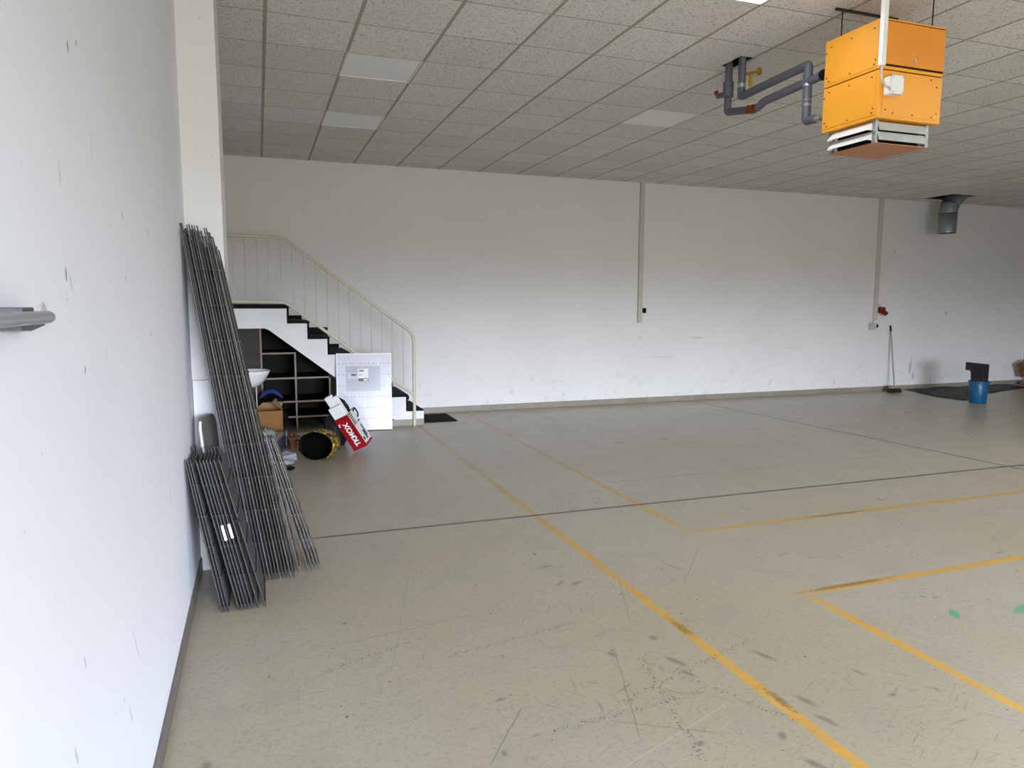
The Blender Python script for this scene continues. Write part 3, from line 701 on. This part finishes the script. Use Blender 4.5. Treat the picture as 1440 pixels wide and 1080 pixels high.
# ------------------------------------------------------------------ wire mesh panels
def wire_data(Lg, W, nr, step, r, rc):
    rod = MB().tube([(0, 0, 0), (0, 0, Lg)], r, 6).bm
    me = bpy.data.meshes.new('rod'); bmesh.ops.recalc_face_normals(rod, faces=rod.faces[:]); rod.to_mesh(me); rod.free()
    x = r+rc
    c = MB().tube([(x, -.012, 0), (x, W+.012, 0)], rc, 6).bm
    mc = bpy.data.meshes.new('cross_wire'); bmesh.ops.recalc_face_normals(c, faces=c.faces[:]); c.to_mesh(mc); c.free()
    return me, mc
def mesh_panel(xb, y, Lg, ang, W, nr, step, mat, label, group, r=.0039, rc=.0027, cache={}, z0=.001):
    key = (round(Lg, 2), W, mat)
    if key not in cache:
        a, b = wire_data(Lg, W, nr, step, r, rc); a.materials.append(M[mat]); b.materials.append(M[mat]); cache[key] = (a, b)
    me, mc = cache[key]
    p = thing('wire_mesh_panel', (xb, y, z0+r*math.sin(R(ang))), label, 'wire mesh panel', group)
    p.rotation_euler = (0, -R(ang), 0)
    for i in range(nr):
        o = bpy.data.objects.new('rod', me); COL.objects.link(o); o.parent = p; o.location = (0, W*i/(nr-1), 0); o.scale.z = 1 if i in (0, nr-1) else .962; WL[o.name] = Vector()
    z = step*.18
    while z < Lg-.02:
        o = bpy.data.objects.new('cross_wire', mc); COL.objects.link(o); o.parent = p; o.location = (0, 0, z); WL[o.name] = Vector(); z += step
    return p
ORD = ['first', 'second', 'third', 'fourth', 'fifth', 'sixth', 'seventh', 'eighth', 'ninth', 'tenth', 'eleventh', 'twelfth', 'thirteenth', 'fourteenth']
TALL = [(-0.109, 2.077, 7.61), (-0.089, 2.079, 7.96), (-0.07, 2.046, 8.26), (-0.051, 2.074, 8.32), (-0.032, 2.076, 8.53), (-0.012, 2.074, 8.71), (0.007, 2.073, 8.91), (0.027, 2.073, 9.08), (0.047, 2.043, 9.21), (0.066, 2.064, 9.23), (0.086, 2.065, 9.48), (0.106, 2.036, 9.7), (0.126, 2.001, 10.19), (0.146, 1.971, 10.32)]
for i, (xb, Lg, a) in enumerate(TALL):
    mesh_panel(xb, 4.295, Lg, a, .29, 7, .2, 'steel_wire_dark' if i % 3 else 'steel_wire_mid', ORD[i]+' from the left in the tall stack of wire mesh panels leaning by the pillar', 'tall wire mesh panels leaning on the left wall')
SHORT = [(-0.238, 0.846, 9.8), (-0.221, 0.846, 10.14), (-0.205, 0.846, 10.35), (-0.155, 0.848, 11.97), (-0.137, 0.846, 11.97), (-0.119, 0.846, 12.1), (-0.103, 0.845, 12.15), (-0.083, 0.845, 12.37), (-0.055, 0.844, 12.93), (-0.021, 0.846, 13.61)]
sp_ = []
for i, (xb, Lg, a) in enumerate(SHORT):
    sp_.append(mesh_panel(xb, 3.91, Lg, a, .36, 15, .17, 'steel_wire', ORD[i]+' from the left in the short front stack of wire mesh panels', 'short wire mesh panels stacked in front', r=.0042))
for (i, z, l) in ((5, .40, .085), (7, .41, .08)):
    o = MB().box((-.006, -.0075, z), (.007, -.005, z+l)).build('sticker', 'sticker', origin=(0, 0, 0)); o.parent = sp_[i]; tag(o, 'white paper sticker')
o = MB().box((-.012, -.0095, .50), (.012, -.005, .518)).build('clip', 'black_plastic', origin=(0, 0, 0)); o.parent = sp_[9]; tag(o, 'black clip')
MED = [(0.178, 0.865, 10.93), (0.233, 0.867, 14.57), (0.259, 0.865, 15.48), (0.28, 0.869, 15.62), (0.301, 0.863, 16.36)]
for i, (xb, Lg, a) in enumerate(MED):
    mesh_panel(xb, 4.38, Lg, a, .29, 6, .17, 'steel_wire_light', ORD[i]+' from the left of the five short wire mesh panels leaning on the tall stack', 'short wire mesh panels leaning on the tall stack')

# boards behind the mesh
MB().box((XL+.004, 4.585, .001), (-.195, 4.612, 1.172), .002).build('white_board', 'white_board')
tag(bpy.data.objects['white_board'], 'narrow white board standing upright against the pillar', 'board')
gb = thing('grey_board', (-.27, 4.34, 0), 'dark grey board with rounded corner and pale edge behind the short mesh stack', 'board')
GA = Matrix.Translation((-.252, 4.30, .001)) @ Matrix.Rotation(R(-15), 4, 'Z') @ Matrix.Rotation(R(-5.2), 4, 'Y')
hh, ww, rr = .985, .24, .06
pol = [(0, 0), (ww, 0)]+[(ww-rr+rr*math.cos(t), hh-rr+rr*math.sin(t)) for t in [R(x) for x in range(0, 91, 15)]]+[(rr-rr*math.sin(t), hh-rr+rr*math.cos(t)) for t in [R(x) for x in range(0, 91, 15)]]
MB(GA).prism(pol, -.009, .009, 'x').build('face', 'grey_board', gb)
MB(GA).tube([(0, -.006, .02), (0, -.006, hh-rr), (0, .012, hh-.02)], .0085, 8).build('edge_strip', 'board_edge', gb)

# ------------------------------------------------------------------ handrail on the left wall
hr = thing('wall_handrail', (XL+.06, 1.2, 1.6), 'grey tubular handrail end sticking out on the left wall in the foreground', 'handrail')
xr = XL+.055
MB().tube([(xr, -1.6, 1.612), (xr, 1.385, 1.612), (xr, 1.397, 1.612), (xr, 1.403, 1.612)], .0105, 20, radii=[.0105, .0105, .0095, .006]).build('tube', 'rail_grey', hr)
MB().box((XL+.0005, 1.300, 1.600), (xr-.012, 1.362, 1.6285), .002).build('bracket', 'bracket', hr)
MB().prism([(1.32, 1.5915), (1.37, 1.5895), (1.455, 1.597), (1.44, 1.602), (1.37, 1.5995), (1.32, 1.5995)], XL+.0005, xr-.02, 'x').build('bracket_plate', 'bracket', hr)
MB().prism([(1.545, 1.612), (1.600, 1.612), (1.598, 1.622), (1.583, 1.637), (1.560, 1.627)], XL+.0005, XL+.004, 'x').build('plaster_chip', 'chip', hr)

# ------------------------------------------------------------------ orange heater
hx0, hx1, hy0, hy1, hz0, hz1 = 3.620, 4.140, 3.515, 3.972, 2.775, 3.362
he = thing('unit_heater', ((hx0+hx1)/2, (hy0+hy1)/2, hz0), 'orange ceiling hung unit heater with louvres underneath', 'heater')
hm = 3.063
MB().box((hx0, hy0, hz0), (hx1, hy1, hm-.003), .004).build('casing', 'orange', he)
MB().box((hx0, hy0, hm+.003), (hx1, hy1, hz1), .004).build('casing', 'orange', he)
MB().box((hx0+.01, hy0+.01, hm-.003), (hx1-.01, hy1-.01, hm+.003)).build('gasket', 'black_plastic', he)
dr = MB().box((hx0+.035, hy0-.013, hm+.03), (hx1-.012, hy0-.003, hz1-.02), .003).build('door', 'orange_edge', he)
MB().box((hx0+.026, hy0-.0035, hm+.021), (hx1-.006, hy0-.0005, hz1-.012)).build('door_seal', 'black_plastic', he)
MB().tube([(3.885, hy0-.013, 3.13), (3.885, hy0-.018, 3.13)], .010, 12).build('lock', 'zinc', dr)
MB().box((hx0-.003, hy0+.02, hm+.02), (hx0-.0005, hy1-.02, hz1-.02), .001).build('side_cover', 'orange', he)
MB().box((hx0-.003, hy0+.02, hz0+.02), (hx0-.0005, hy1-.02, hm-.02), .001).build('side_cover', 'orange', he)
MB().box((hx0+.03, hy0-.003, hz0+.02), (hx1-.03, hy0-.0005, hm-.02), .001).build('front_cover', 'orange', he)
def screw(p, ax_):
    d = Vector(ax_)*.004; MB().tube([p, Vector(p)+d], .0042, 8).build('screw', 'screw', he)
for zz, yy in ((.035, .04), (.035, .23), (.035, .41), (.25, .05), (.25, .23), (.25, .40), (.06, .43), (.06, .03), (.22, .44)):
    for zb in (hz0, hm): screw((hx0-.003, hy0+yy, zb+zz), (-1, 0, 0))
for xx, zz in ((.09, .255), (.17, .255), (.42, .26), (.47, .22), (.06, .05), (.12, .035), (.28, .035), (.44, .035), (.48, .06), (.16, .20)): screw((hx0+xx, hy0-.003, hz0+zz), (0, -1, 0))
# louvre outlet
lx0, lx1, ly0, ly1, lz = 3.645, 4.085, 3.545, 3.93, 2.637
for x in (lx0, lx1-.025):
    for y in (ly0, ly1-.025): MB().box((x, y, lz), (x+.025, y+.025, hz0-.0005)).build('louvre_post', 'galv', he)
MB().box((lx0, ly0, lz-.006), (lx1, ly1, lz-.0005), .001).build('base_plate', 'brown_plate', he)
MB().box((lx0+.04, ly0+.04, lz), (lx1-.04, ly1-.04, hz0-.0008)).build('inner_shaft', 'black_plastic', he)
def blade(zc, side):
    mb = MB(); wv = .045; t = .0025; dz = .026
    if side == 'left':   a = [(lx0-.036, zc-dz), (lx0+.012, zc+dz)]
    if side == 'right':  a = [(lx1+.036, zc-dz), (lx1-.012, zc+dz)]
    if side in ('left', 'right'):
        (p, z0), (q_, z1) = a
        mb.prism([(p, z0), (q_, z1), (q_, z1+t*1.6), (p, z0+t*1.6)], ly0+.026, ly1-.026)
        mb.prism([(q_, z1), (p, z0), (q_, z0)], ly0+.024, ly0+.026); mb.prism([(q_, z1), (p, z0), (q_, z0)], ly1-.026, ly1-.024)
    else:
        mb.prism([(ly0-.010, zc-dz), (ly0+.004, zc+dz), (ly0+.006, zc+dz), (ly0-.007, zc-dz)], lx0+.026, lx1-.026, 'x')
    mb.build('louvre_blade', 'lit_side_blade' if side == 'left' else 'galv_blade', he)
for zc in (2.678, 2.737):
    for s_ in ('left', 'right', 'front'): blade(zc, s_)
for (x, y) in ((hx0+.04, hy1-.09), (hx0+.06, hy0+.05), (hx1-.06, hy0+.05), (hx1-.06, hy1-.09)):
    MB().tube([(x, y, hz1-.002), (x, y, ZC-.001)], .004, 8).build('hanger_rod', 'steel_rod', he)
MB().box((3.60, 3.865, ZC-.012), (4.12, 3.885, ZC-.0008)).build('hanger_rail', 'steel_rod', he)

jb = thing('junction_box', (3.70, hy0, 2.957), 'small white junction box on the front of the orange heater', 'junction box')
MB().box((3.655, hy0-.062, 2.905), (3.745, hy0-.0045, 3.01), .004).build('body', 'white_plastic', jb)
MB().box((3.653, hy0-.070, 2.903), (3.747, hy0-.0625, 3.012), .003).build('cover', 'white_plastic', jb)
for x in (3.662, 3.738):
    for z in (2.912, 3.003): MB().tube([(x, hy0-.070, z), (x, hy0-.0715, z)], .0035, 8).build('screw', 'screw', jb)
ct = thing('cable_conduit', (3.585, 3.46, ZC), 'white cable conduit hanging from the ceiling in front of the orange heater', 'cable conduit')
MB().box((3.562, 3.445, 3.058), (3.596, 3.475, ZC-.0008), .003).build('trunking', 'white_plastic', ct)
MB().tube(arc([(3.582, 3.46, 3.058), (3.582, 3.46, 2.98), (3.63, 3.468, 2.945), (3.655, 3.472, 2.945)], .03), .007, 10).build('cable', 'trunk', ct)

# ------------------------------------------------------------------ heating pipes
PX, PR = 3.66, .030
pa = thing('heating_pipe', (PX, 4.90, ZC), 'upper grey insulated heating pipe with vertical loop entering the orange heater', 'pipe', 'insulated heating pipes')
MB().tube(arc([(PX, 4.905, ZC+.3), (PX, 4.905, 3.262), (PX, 4.17, 3.285), (PX, 4.17, 2.905), (PX, 4.075, 2.900)], .02, 3), PR, 16).build('insulation', 'pipe_foam', pa)
MB().tube([(PX, 4.075, 2.900), (PX, hy1+.001, 2.898)], .018, 12).build('bare_pipe', 'alu', pa)
MB().tube([(PX, 4.085, 2.900), (PX, 4.035, 2.899)], .026, 6).build('union_nut', 'zinc', pa)
for z0, z1 in ((3.14, 3.155), (3.005, 3.02), (3.045, 3.05)): MB().tube([(PX, 4.17, z0), (PX, 4.17, z1)], PR+.002, 16).build('tape_band', 'pipe_band', pa)
MB().tube([(PX, 4.905, 3.33), (PX, 4.905, 3.36)], PR+.002, 16).build('tape_band', 'pipe_band', pa)
vl = MB().tube([(PX+.02, 4.88, 3.43), (PX+.075, 4.80, 3.43)], .011, 8).build('valve', 'brass', pa)
MB().tube([(PX+.07, 4.805, 3.43), (PX+.085, 4.785, 3.43)], .028, 10).build('wheel', 'brass', vl)
MB().box((PX+.03, 4.835, 3.33), (PX+.05, 4.86, 3.42), .003).build('lever', 'yellow_lever', vl)
pb = thing('heating_pipe', (PX, 5.075, ZC), 'lower grey insulated heating pipe with reddish valve running to the orange heater', 'pipe', 'insulated heating pipes')
MB().tube(arc([(PX, 5.075, ZC+.3), (PX, 5.075, 3.185), (PX, 4.80, 3.135)], .02, 3), PR, 16).build('insulation', 'pipe_foam', pb)
MB().tube([(PX, 4.70, 3.125), (PX, 4.62, 3.155), (PX, 4.10, 3.172), (PX, hy1+.001, 3.176)], PR, 16).build('insulation', 'pipe_foam', pb)
vb = MB().tube([(PX, 4.80, 3.135), (PX, 4.765, 3.13), (PX, 4.735, 3.128), (PX, 4.70, 3.125)], .035, 12, radii=[.024, .036, .036, .024]).build('valve', 'copper_red', pb)
MB().tube([(PX-.045, 4.745, 3.12), (PX-.055, 4.745, 3.12)], .034, 12).build('wheel', 'copper_red', vb)
MB().tube([(PX-.02, 4.745, 3.128), (PX-.05, 4.745, 3.12)], .009, 8).build('stem', 'brass', vb)
MB().tube([(PX, hy1+.06, 3.175), (PX, hy1+.001, 3.176)], PR+.006, 16).build('sleeve', 'black_plastic', pb)
MB().tube([(PX, 5.075, 3.42), (PX, 5.075, 3.30)], PR+.012, 12, radii=None).build('flange', 'pipe_foam', pb)
dr_ = MB().tube([(PX, 5.10, 3.335), (PX, 5.21, 3.345)], .022, 12).build('drain_branch', 'pipe_foam', pb)
MB().tube([(PX, 5.21, 3.345), (PX, 5.235, 3.346), (PX, 5.235, 3.315)], .009, 8).build('drain_tap', 'zinc', dr_)
MB().tube([(PX, 5.225, 3.36), (PX, 5.235, 3.375), (PX, 5.245, 3.385)], .014, 10, radii=[.008, .02, .018]).build('knob', 'red_knob', dr_)

# ------------------------------------------------------------------ duct at the back
du = thing('ventilation_duct', (11.78, 9.7, 2.9), 'galvanised ventilation duct bending out of an open ceiling tile on the right', 'duct')
dc = (11.78, 9.70)
MB().lathe([(.150, 2.905), (.150, 3.27), (.140, 3.27), (.140, 2.905), (.150, 2.905)], (dc[0], dc[1], 0), 32).build('straight_section', 'duct_metal', du)
MB().lathe([(.1385, 2.912), (.1385, 3.2), (0, 3.2)], (dc[0], dc[1], 0), 32).build('inner_shade', 'black_void', du)  # black liner added so the duct looks dark inside
MB().lathe([(.153, 2.903), (.155, 2.909), (.153, 2.915)], (dc[0], dc[1], 0), 32).build('rim', 'duct_metal', du)
MB().tube([(dc[0], dc[1], 3.27), (dc[0]+.01, dc[1], 3.34), (dc[0]+.035, dc[1], 3.405)], .152, 32, cap=False).build('elbow_section', 'duct_metal', du)
MB().tube([(dc[0]+.035, dc[1], 3.405), (dc[0]+.075, dc[1], 3.475), (dc[0]+.125, dc[1]-.01, 3.53), (dc[0]+.23, dc[1]-.02, 3.62)], .150, 32, cap=False).build('elbow_section', 'duct_metal', du)
MB().tube([(dc[0], dc[1], 3.262), (dc[0], dc[1], 3.280)], .156, 32).build('joint_band', 'duct_metal', du)

# ------------------------------------------------------------------ wall trunking, switch and sockets
t1 = MB().box((5.798, YB-.045, 1.315), (5.872, YB-.0006, ZC-.001), .003).build('cable_trunking', 'trunk'); tag(t1, 'cream cable trunking down the middle of the back wall', 'cable trunking', 'cream trunking on the back wall')
t2 = MB().box((10.745, YB-.045, 1.33), (10.828, YB-.0006, ZC-.001), .003).build('cable_trunking', 'trunk'); tag(t2, 'cream cable trunking on the back wall near the broom', 'cable trunking', 'cream trunking on the back wall')
sw = thing('wall_switch', (5.905, YB, 1.5), 'small black switch beside the middle cable trunking', 'switch')
MB().box((5.878, YB-.05, 1.475), (5.94, YB-.0006, 1.555), .005).build('body', 'black_plastic', sw); MB().box((5.893, YB-.056, 1.495), (5.925, YB-.0505, 1.535), .002).build('rocker', 'black_matt', sw)
rs = thing('power_socket', (10.93, YB, 1.45), 'dark red industrial power socket right of the far cable trunking', 'socket')
MB().box((10.87, YB-.07, 1.46), (10.99, YB-.0006, 1.575), .008).build('body', 'red_socket', rs)
MB().tube([(10.93, YB-.07, 1.49), (10.93, YB-.14, 1.45)], .042, 14).build('cover', 'red_socket', rs)
MB().tube(arc([(10.83, YB-.03, 1.60), (10.88, YB-.03, 1.62), (10.91, YB-.03, 1.575)], .02), .008, 8).build('cable', 'trunk', rs)
gs = thing('wall_socket', (10.74, YB, 1.2), 'pale grey socket with black cap at the foot of the far cable trunking', 'socket')
MB().box((10.66, YB-.09, 1.16), (10.775, YB-.0006, 1.285), .01).build('body', 'socket_grey', gs)
MB().tube([(10.775, YB-.04, 1.225), (10.83, YB-.045, 1.225)], .035, 12).build('cap', 'black_plastic', gs)
MB().tube([(10.77, YB-.025, 1.33), (10.73, YB-.03, 1.285)], .009, 8).build('cable', 'trunk', gs)

# ------------------------------------------------------------------ broom
br = thing('broom', (11.08, 9.96, 0), 'broom with dark bristles leaning against the back wall', 'broom')
hA, hB = Vector((11.09, 9.985, .10)), Vector((11.19, YB-.016, 1.22))
MB().tube([hA, hB], .011, 10).build('handle', 'handle_grey', br)
d = (hB-hA).normalized(); MB().tube([hB-d*.10, hB+d*.008], .015, 10).build('grip', 'black_plastic', br)
MB().box((10.97, 9.95, .075), (11.21, 10.01, .115), .008).build('head', 'broom_wood', br)
mb = MB()
for i in range(26):
    for j in range(5):
        x, y = 10.975+.23*i/25, 9.955+.05*j/4
        mb.tube([(x, y, .076), (x+(x-11.09)*.25+random.uniform(-.01, .01), y+(j-2)*.008, .002)], .004, 5)
tag(mb.build('bristles', 'bristle', br), kind='stuff')

# ------------------------------------------------------------------ bucket with black tray
bc = Vector((11.25, 8.47, 0))
bu = thing('bucket', tuple(bc), 'blue plastic bucket standing on the floor on the right', 'bucket')
MB().lathe([(0, .002), (.118, .002), (.124, .010), (.145, .36), (.142, .365), (.137, .36), (.118, .014), (0, .014)], bc, 36).build('body', 'blue_bucket', bu)
MB().lathe([(.1455, .345), (.153, .348), (.154, .366), (.146, .369)], bc, 36).build('rim', 'blue_bucket', bu)
hpts = [bc+Vector((.152*math.cos(a), .152*math.sin(a), .345-.10*math.sin(t))) for a, t in [(R(-53+180*k/14-90), math.pi*k/14) for k in range(15)]]
MB().tube(hpts, .003, 6).build('handle', 'steel_rod', bu)
TA = Matrix.Translation(bc+Vector((.0, .0, .0))) @ Matrix.Rotation(R(-53), 4, 'Z')
tr = thing('black_tray', tuple(bc+Vector((0, 0, .25))), 'black ribbed plastic tray stuck upright in the blue bucket', 'tray')
MB(TA).prism([(-.115, .20), (.10, .20), (.125, .365), (.125, .640), (.10, .648), (-.16, .668), (-.205, .668), (-.205, .545), (-.135, .535), (-.125, .50), (-.12, .365)], -.045, .045).build('body', 'black_plastic', tr)
rbm = MB(TA)
for i in range(8): rbm.box((-.10+i*.028, -.049, .40), (-.092+i*.028, -.0452, .62), .001)
rbm.build('rib_panel', 'black_matt', tr)

sheet('black_tarpaulin', [(11.60, 10.20), (11.28, 9.30), (11.28, 8.74), (11.75, 8.86), (12.65, 9.32), (14.3, 9.72), (14.3, 10.20)], 9, .035, 'tarp', 'black plastic tarpaulin spread on the floor behind the blue bucket', 'tarpaulin', 1., .003, 3.)

wc = thing('wooden_crate', (14.5, 9.9, 0), 'brown wooden crate tipped against the wall at the right edge', 'crate')
CA = Matrix.Translation((14.50, 9.9, .17)) @ Matrix.Rotation(R(-24), 4, 'Y')
cm = MB(CA)
for i in range(4): cm.box((0, -.15, .075*i), (.20, .15, .075*i+.07), .003)
cm.build('body', 'wood_brown', wc)
for y in (-.15, .11): MB(CA).box((-.012, y, 0), (-.0005, y+.04, .30)).build('batten', 'wood_brown', wc)
MB().box((14.50, 9.76, .001), (14.80, 10.04, .075), .004).build('base_board', 'wood_brown', wc)
